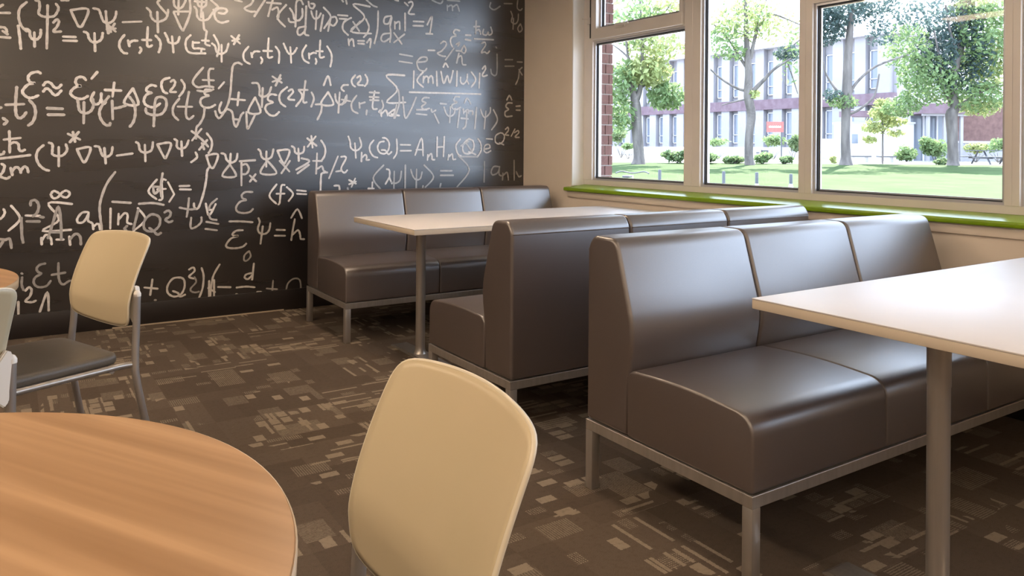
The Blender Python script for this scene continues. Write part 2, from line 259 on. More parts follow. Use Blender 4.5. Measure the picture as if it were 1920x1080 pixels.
(0.68,14.9,'2034 1451 2068 1478 2074 1524;2034 1490 2102 1480;2150 1524 2112 1467 2119 1415 2161 1393;2171 1472 2175 1433;2174 1463 2216 1477;2231 1418 2227 1385;2251 1552 2329 1552;2251 1518 2326 1518;2255 1495 2326 1495;2351 1496 2362 1450 2334 1402;2471 1467 2450 1365;2485 1582 2493 1481 2457 1365;2522 1530 2530 1449 2546 1367 2590 1430 2635 1531;2639 1435 2727 1438;2636 1404 2728 1399;2746 1532 2703 1531 2684 1506 2719 1490 2681 1461 2704 1441 2750 1449;2766 1443 2774 1422 2805 1437;2793 1409 2833 1337;2844 1491 2899 1489;2879 1464 2900 1412 2932 1392 2968 1414 2979 1457;2935 1470 2930 1343;3019 1551 2978 1549 2967 1520 2995 1507 2951 1484 2955 1456 2995 1450 3028 1469;3020 1451 3001 1305;3064 1503 3088 1543 3122 1498;3052 1456 3057 1417;3065 1431 3093 1454 3102 1422;3106 1440 3139 1441 3139 1412;3085 1432 3082 1361 3074 1317 3050 1296;3033 1381 3098 1377;3176 1471 3161 1298;3214 1458 3235 1408 3261 1394 3303 1432 3307 1475;3264 1445 3249 1299;3337 1458 3376 1375 3321 1294;3466 1544 3492 1582 3515 1546;3519 1520 3475 1518 3458 1488 3484 1467 3450 1443 3459 1407 3520 1412;3559 1495 3600 1499;3560 1463 3600 1463'),
(0.85,15.6,'2249 2190 2117 2193 2208 2107 2101 1995 2261 1991;2104 2093 2049 2056 2040 2003 2081 1964;2218 2095 2243 2041 2230 1993 2202 1958;2084 1935 2088 1890;2088 1916 2115 1938 2126 1886;2157 1928 2206 1931;2157 1908 2206 1909;2227 1920 2258 1953 2252 1886;2315 2164 2311 2027 2287 1919;2422 2138 2371 2123 2364 2079 2400 2079 2425 2132 2413 2063;2451 2097 2452 2043;2451 2080 2488 2101 2492 2043;2536 2170 2537 2037;2565 2254 2591 2264 2599 2238 2565 2173 2614 2171;2607 2115 2695 2120;2604 2081 2691 2087;2725 2099 2767 2169 2749 2032;2715 2029 2772 2032;3068 2049 3117 2051;3064 2013 3117 2010;3014 2080 2974 2083 2958 2057 2982 2038 2942 2020 2931 1984 2951 1943'),
(0.7,14.9,'2118 2065 2167 2001;2173 2074 2101 1992;2411 2063 2419 2003 2412 1939;2412 2006 2358 1994 2340 1956 2365 1938 2412 1969;2445 2012 2511 1933;2533 2010 2445 1938;2983 1967 3015 1984 2999 1954;3166 2172 3162 2067;3145 2123 3199 2130;3166 2093 3195 2103 3208 2068;3237 2110 3229 2073 3263 2065 3280 2092 3289 2068 3318 2088 3305 2134;3150 2025 3332 2033;3217 1993 3247 2006 3255 1981 3214 1920 3248 1926 3273 1917 3294 1937;2494 1854 2602 1845;2490 1799 2599 1792;2648 1803 2716 1815 2724 1843 2678 1843 2640 1803 2656 1749 2702 1738 2724 1760;2735 1902 2793 1905;2843 1963 2875 1983 2895 1960 2856 1908 2817 1884 2856 1866 2888 1865;2963 1934 2888 1837;3008 1898 2988 1819;3000 1862 3032 1878 3041 1815 3074 1810;3056 1966 3073 1931 3057 1902 3032 1921 3056 1966;2983 1917 3024 1917;2062 2219 2069 2191;2031 2216 2041 2204;2221 2237 2270 2203 2306 2193;2450 2262 2479 2259;2531 2251 2561 2230'),
(0.5,14.2,'3367 1917 3368 1778 3351 1740 3317 1753 3308 1789;3356 1975 3363 1968;3446 1877 3520 1882;3446 1823 3534 1829;3303 2335 3295 2297 3338 2280 3394 2315;3433 2341 3512 2348;2900 2270 2901 2228;2900 2256 2940 2274 2948 2233;2952 2261 2988 2283 3009 2235;2766 2294 2837 2277 2860 2300;2900 2310 3012 2314'),
(0.6,13.5,'3568 2386 3563 2321 3591 2301 3613 2317;3499 2283 3515 2244 3505 2198 3543 2183 3570 2213 3575 2268;3526 2227 3522 2136;3597 2188 3570 2149 3587 2119 3614 2144 3597 2188;3617 1824 3590 1795 3580 1731 3553 1677;3584 1804 3618 1760;3567 1867 3617 1868'),
(0.92,14.9,'2088 1222 2102 1183 2108 1141 2136 1119 2167 1125 2190 1157 2175 1213;2139 1173 2148 1064;2193 1104 2191 1037;2196 1066 2222 1088 2233 1071 2230 1050 2253 1050;2287 1196 2258 1158 2258 1115 2285 1077 2319 1066;2371 1188 2336 1180 2319 1142 2337 1104 2378 1096 2407 1126 2412 1175 2388 1210 2359 1215;2351 1123 2383 1120 2407 1091 2433 1110;2474 1206 2478 1137 2472 1093 2449 1060;2505 1164 2589 1163;2505 1118 2596 1119;2630 1085 2684 1217 2698 1080;2639 1127 2698 1127;2739 1088 2736 1046;2742 1071 2767 1097 2776 1071 2777 1052 2799 1049;2820 1227 2818 1074;2883 1231 2876 1074;2823 1148 2881 1151;2923 1088 2917 1048;2924 1071 2953 1094 2959 1071 2963 1051 2986 1053;3027 1213 2991 1169 2992 1129 3012 1089 3041 1077;3104 1217 3057 1175 3051 1123 3078 1097 3131 1106 3154 1153 3144 1200 3104 1217;3104 1112 3138 1103 3172 1089;3191 1218 3219 1177 3219 1118 3186 1071;2034 1072 2064 1074 2070 1056 2035 987 2060 955 2082 974;2096 902 2150 874;2144 912 2116 851;2097 870 2150 890;2393 979 2417 968 2417 918;2414 913 2385 867;2417 913 2438 869;2280 883 2278 840;2246 836 2292 835'),
(0.55,14.2,'3038 1074 3186 1072;3012 1080 3112 966 3001 832;2369 1009 2286 915 2345 830;2432 880 2468 871 2504 895 2515 961;2456 962 2454 830;2548 1008 2547 828;2594 974 2610 927 2638 896 2675 903 2690 954;2643 976 2641 826;2708 1007 2790 916 2719 835;2850 962 2954 961;2851 926 2967 925;2855 861 2848 833;2700 847 2697 830;2086 844 2089 830;3031 1158 3104 1199;3077 1187 3131 1118'),
(0.75,13.5,'3257 1135 3305 1146 3293 1173 3257 1162 3250 1121 3278 1105 3314 1122;3269 1220 3329 1216;3405 1270 3361 1246 3357 1197 3390 1177 3430 1198 3446 1240 3430 1264 3405 1270;3398 1188 3439 1171;3454 1299 3479 1317 3483 1289 3454 1257 3487 1251;3549 1304 3512 1244;3545 1273 3579 1291 3587 1273 3550 1238 3592 1235'),
(0.45,14.9,'3254 1033 3252 866;3391 991 3343 991 3319 951 3335 923 3384 943 3400 991;3398 984 3396 929 3417 915;3433 936 3429 880;3433 915 3474 942 3487 879;3543 1042 3545 878;3565 948 3591 906 3616 912'),
(0.95,16.3,'903 1187 919 1176 919 1138 941 1124 974 1139 990 1180;946 1173 951 1078;1008 1241 1039 1218;1069 1257 1012 1180;1036 1215 1072 1187 1112 1140;1106 1184 1056 1119;1072 1163 1087 1122;1103 1228 1134 1181 1132 1128 1115 1098;1101 1081 1174 1088 1149 1004 1124 1010 1101 1081;1034 1101 1043 1069 1007 1037;1197 1096 1220 1087 1232 1051 1261 1033 1293 1051 1301 1093;1257 1093 1252 1021;1440 1124 1455 1108 1462 1075 1486 1056 1528 1069 1543 1124;1495 1109 1495 1004;1571 1115 1655 1118 1625 1031 1606 1037 1571 1115;1671 1147 1690 1134 1696 1103 1722 1094 1754 1106 1760 1144;1718 1131 1722 1043;1782 1204 1850 1151;1843 1218 1785 1144;1811 1221 1821 1138;1883 1190 1913 1139 1910 1081 1884 1040;1124 1007 1107 980 1102 921 1086 833 1059 746 1042 729 1028 741 1026 765;937 881 997 882;940 860 1006 857;1931 959 1898 956 1885 934 1882 826;1985 862 2018 861 2025 832'),
(0.75,15.6,'1252 1021 1204 944 1293 942 1252 1021;1316 1042 1420 1049;1328 1032 1329 878;1331 1014 1360 1023 1378 990 1361 957 1331 954;1385 944 1427 904;1423 953 1385 902;1501 1047 1456 960 1566 958 1501 1047;1587 1044 1656 969;1659 1044 1600 957;1741 1062 1799 1040 1704 981;1796 1015 1713 955;1854 1097 1848 951;1825 1043 1890 1042;1858 986 1891 1004 1904 972 1931 959;2010 1075 1944 917;1997 965 2038 971'),
(1,14.9,'1100 762 1121 682 1163 757;1109 720 1143 719;1567 880 1518 804 1565 747;1623 875 1601 870 1595 814 1589 752 1580 740;1567 815 1623 814;1638 860 1683 812 1652 762;1711 836 1775 828;1711 811 1778 806'),
(0.65,14.9,'995 801 990 737 982 679;938 741 998 727 1037 729;1171 792 1131 755 1118 720;1010 672 1007 607 1038 609 1071 639 1073 672;1118 696 1132 660 1169 650;1104 641 1181 623;1099 594 1172 581;1403 831 1356 832 1332 812 1338 790 1362 778 1321 767 1295 731 1304 701 1345 689 1386 695 1407 715;1252 637 1322 634 1405 624;1340 573 1299 572 1273 552 1282 539 1311 535 1265 522 1233 482 1242 461 1294 453 1341 461 1364 480;1444 650 1453 622 1441 580 1453 548 1490 540 1517 563 1526 612;1474 593 1460 474;1569 564 1628 559;1557 524 1628 519;1671 643 1715 701 1748 636;1697 632 1682 549 1673 486;1682 523 1720 553 1736 520 1739 492 1765 487'),
(0.8,14.2,'779 286 767 188;733 239 810 224;950 284 902 282 869 236 872 190 909 164 951 176 972 220 969 266 950 284;902 200 933 184 945 160 976 170;999 332 1024 344 1033 320 999 286 1027 271;1077 336 1090 282 1084 203 1062 140;1191 351 1156 290 1141 231 1132 139;1125 246 1125 139;1156 250 1157 143;1119 200 1163 169;1182 201 1263 192;1302 186 1365 187 1422 177;1416 340 1405 231;1401 276 1365 269 1355 249 1378 237 1405 262;1299 142 1306 141;1439 143 1466 141'),
(0.5,12.8,'1383 428 1354 403 1350 369 1370 364 1394 393 1383 428;1033 280 1043 246 1012 210 1012 190 1037 178 1062 182;1548 212 1542 136;1504 161 1576 149;1639 137 1653 185 1695 213 1735 199 1744 135;793 153 801 152'),
(0.5,14.9,'70 384 74 381;73 360 71 318 81 284;189 433 160 426 146 405 153 386 169 373 141 356 131 331 141 305 165 293 198 299 218 326;258 430 259 354 267 315 284 299 305 311 319 320;224 362 294 370'),
(0.85,14.9,'91 279 107 298 121 281 113 244 90 218 122 208 142 215;55 217 56 145;164 147 202 261 209 149')]
# ------------------------------------------------------------------ room shell
YW, XW = 5.41, 3.64      # chalk wall plane, window wall plane
XL, YN, ZC = -5.2, -8.4, 2.75
struct(mbox('floor', m_carpet, None, XL, XW+.12, YN, YW+.12, -.1, 0), 'patterned brown and tan carpet tile floor')
struct(mbox('ceiling', m_ceil, None, XL-.1, XW+.35, YN-.1, YW+.15, ZC, ZC+.1))
wb = struct(mbox('wall_back', m_chalkwall, None, XL, XW, YW, YW+.12, 0, ZC), 'black wall covered in white handwritten physics formulas')
struct(mbox('wall_left', m_wall, None, XL-.1, XL, YN, YW+.12, 0, ZC))
struct(mbox('wall_front', m_wall, None, XL-.1, XW+.3, YN-.1, YN, 0, ZC))
YE = -2.6                # window run ends here
Z0, Z1, YO = .842, 2.62, 4.75
bm = bmesh.new(); XO = 3.96
box(bm, XW, XO, YO, YW+.12, 0, ZC); box(bm, XW, XO, YN, YE, 0, ZC)
box(bm, XW, XO, YE, YO, 0, .80); box(bm, XW, XO, YE, YO, Z1, 3.1)
wr = struct(finish(bm, 'wall_right', m_wall, None))
bm = bmesh.new(); box(bm, XW+.001, 3.80, YO-.012, YO, .86, Z1); box(bm, XW+.001, 3.80, YE, YO, Z1-.012, Z1)
struct(finish(bm, 'trim_2', m_jamb, None))
struct(mbox('baseboard_back', m_base, None, XL, XW, YW-.012, YW, 0, .142, .003), 'black rubber baseboard')
struct(mbox('baseboard_right', m_base, None, XW-.012, XW, YN, YW-.012, 0, .142, .003))
struct(mbox('trim_1', m_toe, None, .55, 1.62, YW-.018, YW-.012, 0, .008), 'thin bright strip at the foot of the black baseboard')
# window stool: rounded lime green board, and its beige apron
bm = bmesh.new()
prof = round_poly([(3.600, .820), (3.600, .846), (3.76, .868), (3.76, .80), (3.645, .80), (3.645, .820)], [.008, .010, 0, 0, 0, 0])
a = [bm.verts.new((p[0], YO+.045 if p[0] < XW else YO, p[1])) for p in prof]; b = [bm.verts.new((p[0], YE, p[1])) for p in prof]
bm.faces.new(a); bm.faces.new(b[::-1])
for k in range(len(prof)): bm.faces.new((a[k], a[(k+1) % len(prof)], b[(k+1) % len(prof)], b[k]))
struct(finish(bm, 'trim_3', m_green, None, 50), 'lime green window sill board')
struct(mbox('trim_4', m_wall, None, XW-.014, XW, YE, YO+.03, .772, .820, .003), 'beige apron board under the green sill')

# windows: aluminium frames, one unit per bay
XF, XG = 3.752, 3.790
def frame_rect(bm, y0, y1, z0, z1, t, xa, xb):
    box(bm, xa, xb, y0, y1, z0, z0+t); box(bm, xa, xb, y0, y1, z1-t, z1); box(bm, xa, xb, y0, y0+t, z0+t, z1-t); box(bm, xa, xb, y1-t, y1, z0+t, z1-t)
def pane_unit(parent, y0, y1, z0, z1, sash=None):
    bm = bmesh.new(); frame_rect(bm, y0, y1, z0, z1, .014, XG-.022, XG+.012); finish(bm, 'glazing_bead', m_alu2, parent)
    bm = bmesh.new(); frame_rect(bm, y0+.014, y1-.014, z0+.014, z1-.014, .006, XG-.010, XG+.008); finish(bm, 'gasket', m_gasket, parent)
    bm = bmesh.new(); frame_rect(bm, y0+.020, y1-.020, z0+.020, z1-.020, .007, XG+.002, XG+.014); finish(bm, 'glass_spacer', m_alu2, parent)
    bm = bmesh.new(); v = [bm.verts.new(p) for p in ((XG, y0+.02, z0+.02), (XG, y1-.02, z0+.02), (XG, y1-.02, z1-.02), (XG, y0+.02, z1-.02))]; bm.faces.new(v)
    finish(bm, 'pane', m_glass, parent)
ZB = .905
bays = [(3.672, 4.635, 'hopper'), (2.785, 3.531, 'tall'), (1.705, 2.70, 'head'), (.87, 1.640, 'tall'), (-.21, .765, 'head'), (-1.07, -.33, 'tall'), (-2.15, -1.19, 'head')]
edges = [YO-.008] + [(bays[i][0]+bays[i+1][1])/2 for i in range(len(bays)-1)] + [YE]
for i, (y0, y1, kind) in enumerate(bays):
    wn = thing('window_%d' % (i+1), None, None, (0, 0, 0), kind='structure')
    ya, yb = edges[i+1], edges[i]
    bm = bmesh.new(); zt = Z1-.06
    box(bm, XF, XF+.09, ya, yb, .868, ZB); box(bm, XF, XF+.09, ya, yb, zt, Z1-.012)
    box(bm, XF-.004, XF+.09, ya, y0, ZB, zt, bev=.002); box(bm, XF-.004, XF+.09, y1, yb, ZB, zt, bev=.002)
    if kind != 'tall': box(bm, XF, XF+.09, y0, y1, 1.965, 2.02)
    finish(bm, 'frame', m_frame, wn)
    if kind == 'tall': pane_unit(wn, y0, y1, ZB, zt)
    elif kind == 'head': pane_unit(wn, y0, y1, ZB, 1.965); pane_unit(wn, y0, y1, 2.02, zt)
    else:
        pane_unit(wn, y0, y1, ZB, 1.965)
        bm = bmesh.new(); box(bm, XF-.022, XF+.02, y0+.004, y1-.004, 1.975, 2.056, bev=.003); box(bm, XF-.022, XF+.02, y0+.004, y1-.004, zt-.05, zt, bev=.003)
        box(bm, XF-.022, XF+.02, y0+.004, y0+.034, 2.056, zt-.05); box(bm, XF-.022, XF+.02, y1-.060, y1-.004, 2.056, zt-.05)
        sash = finish(bm, 'hopper_sash', m_frame, wn)
        bm = bmesh.new(); yc = 4.27; pts = [(XF-.030, yc+.07, 2.052), (XF-.045, yc+.03, 2.050), (XF-.055, yc-.03, 2.046), (XF-.050, yc-.09, 2.048)]
        tube(bm, smooth_pts(pts), .007, 8); box(bm, XF-.034, XF-.020, yc-.03, yc+.08, 2.030, 2.062, bev=.003); finish(bm, 'sash_handle', m_frame, sash, 40)
        bm = bmesh.new(); box(bm, XF-.035, XF-.015, y1+.006, y1+.036, 2.10, 2.15, bev=.003); tube(bm, [(XF-.03, y1+.02, 2.135), (XF-.06, y1+.06, 2.142)], .004, 6); finish(bm, 'hinge', m_frame, sash, 40)
        bm = bmesh.new(); box(bm, XF-.024, XF-.020, y1+.002, y1+.012, 1.99, zt); finish(bm, 'shadow_gap', m_gasket, wn)
        pane_unit(wn, y0+.034, y1-.060, 2.056, zt-.05)

# brick reveal outside the first window: bricks and mortar
m_brick = noisy('brown_red_brick', (.16, .09, .085), (.21, .125, .12), 14, .85, .2, bump=.3)
m_mortar = mat('grey_mortar', (.45, .42, .40), .9)
bx0, bx1, by = 3.842, 3.955, 4.640
mb = mbox('mortar', m_mortar, wr, bx0, bx1-.004, by+.006, YO, .86, Z1)
bm = bmesh.new(); box(bm, 0, 1, 0, 1, 0, 1); bme = bpy.data.meshes.new('brick'); bm.to_mesh(bme); bm.free(); bme.materials.append(m_brick)
pitch = .079
for k in range(22):
    z = .862 + k*pitch
    spl = [(bx0-.03, bx0+.035), (bx0+.043, bx1)] if k % 2 else [(bx0-.03, bx0+.07), (bx0+.078, bx1)]
    for q in spl:
        o = bpy.data.objects.new('brick', bme); C.objects.link(o); o.parent = wr
        o.location = (q[0], by - .002*(k % 3), z); o.scale = (q[1]-q[0], YO-by, pitch-.009)

# ------------------------------------------------------------------ chalk writing on the back wall
def ribbon(bm, pts, w):
    L = []; R = []; n = len(pts)
    for i, p in enumerate(pts):
        d = pts[min(i+1, n-1)] - pts[max(i-1, 0)]
        if d.length < 1e-6: d = Vector((1, 0))
        d.normalize(); q = Vector((-d.y, d.x))*w/2*(1+.12*math.sin(i*1.7+p.x*40))
        L.append(bm.verts.new((p.x+q.x, 0, p.y+q.y))); R.append(bm.verts.new((p.x-q.x, 0, p.y-q.y)))
    for i in range(n-1): bm.faces.new((L[i], L[i+1], R[i+1], R[i]))
    for i, s in ((0, -1), (n-1, 1)):      # round ends
        d = (pts[1]-pts[0] if i == 0 else pts[-1]-pts[-2]).normalized()*s*w*.42; q = Vector((-d.y, d.x))*.55
        a = bm.verts.new((pts[i].x+d.x+q.x, 0, pts[i].y+d.y+q.y)); b = bm.verts.new((pts[i].x+d.x-q.x, 0, pts[i].y+d.y-q.y))
        l, r = (L[i], R[i]) if s > 0 else (R[i], L[i])
        bm.faces.new((l, a, b, r))
cm = {}; nst = 0
for gi, (b, wpx, data) in enumerate(CHALK):
    bm = bmesh.new()
    for si, s in enumerate(data.split(';')):
        n0 = len(bm.verts)
        v = list(map(int, s.split())); pts = [Vector((v[i]/1000, v[i+1]/1000)) for i in range(0, len(v), 2)]
        pts = smooth_pts(pts, 5) if len(pts) > 2 else pts
        ribbon(bm, pts, wpx/1000*.90); bm.verts.ensure_lookup_table()
        for vi, v in enumerate(bm.verts[n0:]): v.co.y = YW - .0010 - nst*.000004 - vi*.00000002
        nst += 1
    key = round(b, 1)
    if key not in cm: cm[key] = chalk(key**1.4)
    o = finish(bm, 'chalk_formula', cm[key], wb)

# ------------------------------------------------------------------ booths
def bench(label, loc, rz):
    t = thing('booth_bench', label, 'bench', loc, rz, 'brown vinyl booth benches with silver frames')
    W = 1.86; h = W/2; mod = W/3
    FT = .232
    bm = bmesh.new(); tt = .034
    box(bm, -h, h, -.702, -.702+tt, FT-tt, FT, bev=.002); box(bm, -h, h, -tt, 0, FT-tt, FT, bev=.002)
    box(bm, -h, -h+tt, -.702+tt, -tt, FT-tt, FT, bev=.002); box(bm, h-tt, h, -.702+tt, -tt, FT-tt, FT, bev=.002)
    finish(bm, 'frame', m_steel, t)
    for sx in (-1, 1):
        for y in (-.702, -tt):
            x = -h if sx < 0 else h-tt
            mbox('leg', m_steel, t, x, x+tt, y, y+tt, 0, FT-tt, .002)
    bp = round_poly([(0, FT+.002), (0, .817), (-.028, .857), (-.147, .855), (-.234, .56), (-.205, .42), (-.198, FT+.002)], [.016, .016, .020, .036, .10, .10, .014], 7)
    sp = round_poly([(-.205, FT+.002), (-.200, .447), (-.45, .460), (-.700, .440), (-.702, FT+.002)], [.014, .045, .3, .060, .014], 7)
    for k in range(3):
        x0 = -h + k*mod; x1 = x0 + mod
        bm = bmesh.new(); extrude_x(bm, bp, x0+.0025, x1-.0025, .013, 4); o = finish(bm, 'backrest', m_vinyl, t, 35)
        mtube('piping', m_piping, o, [(x0+.010, -.0005, .806), (x1-.010, -.0005, .806)], .0026, 6)
        bm = bmesh.new(); g = .0012; extrude_x(bm, sp, x0+(.002 if k == 0 else g), x1-(.002 if k == 2 else g), .008, 3); finish(bm, 'seat_cushion', m_vinyl, t, 35)
    return t
BX = 1.65 + .93
bench('long brown booth bench standing against the chalk formula wall', (BX, 5.00, 0), 0)
bench('middle brown booth bench, its back to the camera, behind the nearest bench', (BX, 2.535, 0), PI)
bench('nearest brown booth bench, its seat facing the camera beside the white table', (BX, 2.062, 0), 0)

# ------------------------------------------------------------------ white tables on two columns
def long_table(label, x0, x1, y0, y1, z, px, py):
    t = thing('dining_table', label, 'table', ((x0+x1)/2, (y0+y1)/2, 0), 0, 'long white dining tables between the booth benches')
    cx, cy = t.location.x, t.location.y
    bm = bmesh.new(); box(bm, x0-cx, x1-cx, y0-cy, y1-cy, z-.004, z, bev=.0012); top = finish(bm, 'tabletop', m_lam, t, 40)
    mbox('edge_band', m_lamedge, t, x0-cx+.0005, x1-cx-.0005, y0-cy+.0005, y1-cy-.0005, z-.029, z-.004, .002)
    for X in (px, x1-(px-x0)):
        X -= cx; Y = py-cy
        bm = bmesh.new(); lathe(bm, [(.026, .012), (.026, .575), (.0272, .58), (.0272, z-.035)], 28, X, Y); finish(bm, 'column', m_steel, t, 40)
        bm = bmesh.new(); lathe(bm, [(.040, .010), (.034, .018), (.027, .040), (.0262, .055)], 28, X, Y); finish(bm, 'column_collar', m_steel, t, 60)
        bm = bmesh.new()   # flat foot plate, tapering in height to both ends
        prof = [(-.285, .004), (-.27, .012), (-.05, .016), (.05, .016), (.27, .012), (.285, .004), (.285, 0), (-.285, 0)]
        a = [bm.verts.new((X-.046, Y+p[0], p[1])) for p in prof]; b = [bm.verts.new((X+.046, Y+p[0], p[1])) for p in prof]
        bm.faces.new(a); bm.faces.new(b[::-1])
        for k in range(8): bm.faces.new((a[k], a[(k+1) % 8], b[(k+1) % 8], b[k]))
        finish(bm, 'foot_plate', m_steel, t)
        mbox('mounting_plate', m_steel, t, X-.06, X+.06, Y-.20, Y+.20, z-.035, z-.029)
    return t
long_table('far white dining table between the formula wall bench and the middle bench', 1.672, 3.54, 3.44, 4.235, .742, 1.905, 3.835)
long_table('near white dining table at the right, cut off by the edge of the photo', 1.712, 3.56, .60, 1.418, .742, 1.905, 1.01)

# ------------------------------------------------------------------ round wooden tables
def round_table(label, x, y, r, z, edge):
    t = thing('round_table', label, 'table', (x, y, 0), 0, 'round wood topped tables')
    bm = bmesh.new(); lathe(bm, [(r-.002, z-.006), (r, z-.004), (r, z-.001), (r-.001, z)], 128); finish(bm, 'tabletop', m_wood, t, 40)
    bm = bmesh.new(); lathe(bm, [(r-.004, z-.030), (r+.0015, z-.027), (r+.0025, z-.004), (r+.001, z-.001), (r-.003, z-.0055)], 128); finish(bm, 'edge_band', edge, t, 60)
    bm = bmesh.new(); lathe(bm, [(.034, .02), (.034, z-.036)], 28); finish(bm, 'column', m_steel, t, 40)
    bm = bmesh.new(); lathe(bm, [(.27, 0), (.27, .006), (.24, .014), (.06, .022), (.036, .035)], 48); finish(bm, 'base_plate', m_steel, t, 40)
    mbox('mounting_plate', m_steel, t, -.15, .15, -.15, .15, z-.036, z-.030)
    return t
round_table('large round wood topped table in the near left corner', -.238, .951, .515, .740, m_sheenedge)
round_table('round wood topped table at the far left, cut off by the edge of the photo', -.487, 2.83, .515, .740, m_woodedge)

# ------------------------------------------------------------------ shell-back chairs
def make_chair():
    t = thing('side_chair', '', 'chair', (0, 0, 0), 0, 'khaki shell back chairs with silver tube legs')
    def surf(u, v):   # u across -1..1, v 0 bottom..1 top
        z = .548 + .288*v - .026*(1-v)*(1-u*u)
        hw = .202 - .012*max(0, v-.3)**1.5 - .010*(1-v)**2
        x = u*hw
        y = -.006 - .034*(1-u*u) - .105*max(0, v-.22)**1.30 + .018*v*(1-v)
        z += -.010*v*u*u
        return Vector((x, y, z))
    N = 28; NV = 28; bm = bmesh.new(); g = []
    def sq(u, v):   # square -> rounded square (superellipse-like corners)
        a, b = u, 2*v-1; k = 12
        s = max(abs(a), abs(b)); n = (abs(a)**k + abs(b)**k)**(1/k) if s > 0 else 1
        f = s/n if n else 1; f = 1-(1-f)*s**4
        return a*f, (b*f+1)/2
    for j in range(NV+1):
        g.append([bm.verts.new(surf(*sq(-1+2*i/N, j/NV))) for i in range(N+1)])
    for j in range(NV):
        for i in range(N): bm.faces.new((g[j][i], g[j][i+1], g[j+1][i+1], g[j+1][i]))
    sh = finish(bm, 'backrest', m_shell, t, 80)
    md = sh.modifiers.new('thickness', 'SOLIDIFY'); md.thickness = .007; md.offset = 0
    loop = [g_ for g_ in [surf(*sq(-1+2*i/N, 0)) for i in range(N+1)]] + [surf(*sq(1, j/NV)) for j in range(1, NV+1)] + [surf(*sq(1-2*i/N, 1)) for i in range(1, N+1)] + [surf(*sq(-1, 1-j/NV)) for j in range(1, NV+1)]
    bm = bmesh.new(); tube(bm, loop, .0036, 8); finish(bm, 'edge_highlight', m_rim, sh, 80)  # thin pale tube standing in for the highlight along the shell edge
    for s in (-1, 1):
        post = smooth_pts([(s*.210, -.025, .650), (s*.210, -.023, .53), (s*.215, -.018, .44), (s*.222, -.020, .36), (s*.234, -.060, .16), (s*.238, -.098, .012)], 4)
        mtube('leg', m_steel, t, post, .0118, 14)
        fl = smooth_pts([(s*.222, .405, .418), (s*.232, .440, .40), (s*.236, .455, .30), (s*.240, .475, .012)], 5)
        mtube('leg', m_steel, t, fl, .0112, 14)
        mtube('seat_rail', m_steel, t, smooth_pts([(s*.210, -.012, .418), (s*.208, .03, .420), (s*.212, .10, .420), (s*.222, .405, .418)], 4), .0105, 12)
        bm = bmesh.new()   # plastic bracket joining shell and post, with the cap of the post
        pr = [(s*.168, .640), (s*.194, .676), (s*.204, .672), (s*.210, .655), (s*.202, .560), (s*.190, .546), (s*.168, .566)]
        A = [bm.verts.new((p[0], -.022, p[1])) for p in pr]; B = [bm.verts.new((p[0], -.036, p[1])) for p in pr]
        bm.faces.new(A); bm.faces.new(B[::-1])
        for k in range(7): bm.faces.new((A[k], B[k], B[(k+1) % 7], A[(k+1) % 7]))
        lathe(bm, [(.0122, .643), (.0122, .652), (.008, .660), (.002, .663)], 14, s*.210, -.0255)
        bmesh.ops.bevel(bm, geom=[e for e in bm.edges if e.calc_length() > .02], offset=.003, segments=2, affect='EDGES')
        finish(bm, 'bracket', m_bracket, t, 40)
        for y, z in ((-.098, 0), (.476, 0)):
            bm = bmesh.new(); lathe(bm, [(.015, 0), (.015, .012), (.0125, .02)], 14, s*(.238 if y < 0 else .240), y); finish(bm, 'glide', m_gasket, t, 50)
    mtube('crossbar', m_steel, t, [(-.222, .36, .412), (.222, .36, .412)], .009, 10)
    mtube('crossbar', m_steel, t, [(-.215, .06, .412), (.215, .06, .412)], .009, 10)
    bm = bmesh.new(); out = round_poly([(-.195, .020), (.195, .020), (.228, .440), (-.228, .440)], [.045, .045, .06, .06], 6)
    rings = []
    for z, k in ((.424, .94), (.428, .985), (.436, 1), (.447, 1), (.457, .982), (.461, .94), (.463, .80), (.462, .5)):
        rings.append([bm.verts.new((p.x*k, .235+(p.y-.235)*k, z)) for p in out])
    for a, b in zip(rings, rings[1:]):
        for k in range(len(out)): bm.faces.new((a[k], a[(k+1) % len(out)], b[(k+1) % len(out)], b[k]))
    bm.faces.new(rings[0][::-1]); bm.faces.new(rings[-1]); finish(bm, 'seat', m_pad, t, 60)
    return t
ch = make_chair(); ch.location = (.420, .897, 0); ch.rotation_euler = (0, 0, math.radians(88)); ch['label'] = 'near khaki chair pushed up to the large round table, seen from above'
dup(ch, (.262, 3.034, 0), math.radians(112), 'khaki chair with dark seat pad standing before the formula wall')
dup(ch, (-.190, 2.055, 0), math.radians(27), 'chair cut off by the left edge, only a silver post and bracket showing')

# ------------------------------------------------------------------ ceiling lights
def ceil_light(label, x0, x1, y0, y1, col, st, drop=0):
    t = thing('ceiling_light', label, 'light', ((x0+x1)/2, (y0+y1)/2, ZC-drop), 0, 'warm ceiling lights')
    if drop:
        for s in (-.12, .12): mtube('suspension_rod', m_steel, t, [(s, 0, 0), (s, 0, drop)], .006, 8)
    hx, hy = (x1-x0)/2, (y1-y0)/2
    bm = bmesh.new(); box(bm, -hx-.02, hx+.02, -hy-.02, -hy, -.06, 0); box(bm, -hx-.02, hx+.02, hy, hy+.02, -.06, 0); box(bm, -hx-.02, -hx, -hy, hy, -.06, 0); box(bm, hx, hx+.02, -hy, hy, -.06, 0)
    finish(bm, 'housing', m_jamb, t)
    mbox('diffuser', mat('warm_diffuser', (.8, .8, .8), .5, emit=col, estr=st), t, -hx, hx, -hy, hy, -.055, -.045)
warm = (1, .775, .565)
ceil_light('long warm linear ceiling light above the round tables', -1.30, -.92, .2, 4.55, warm, 11.5, .10)
ceil_light('square warm ceiling light above the far white table', 1.36, 1.76, 3.50, 3.90, warm, 32, .27)
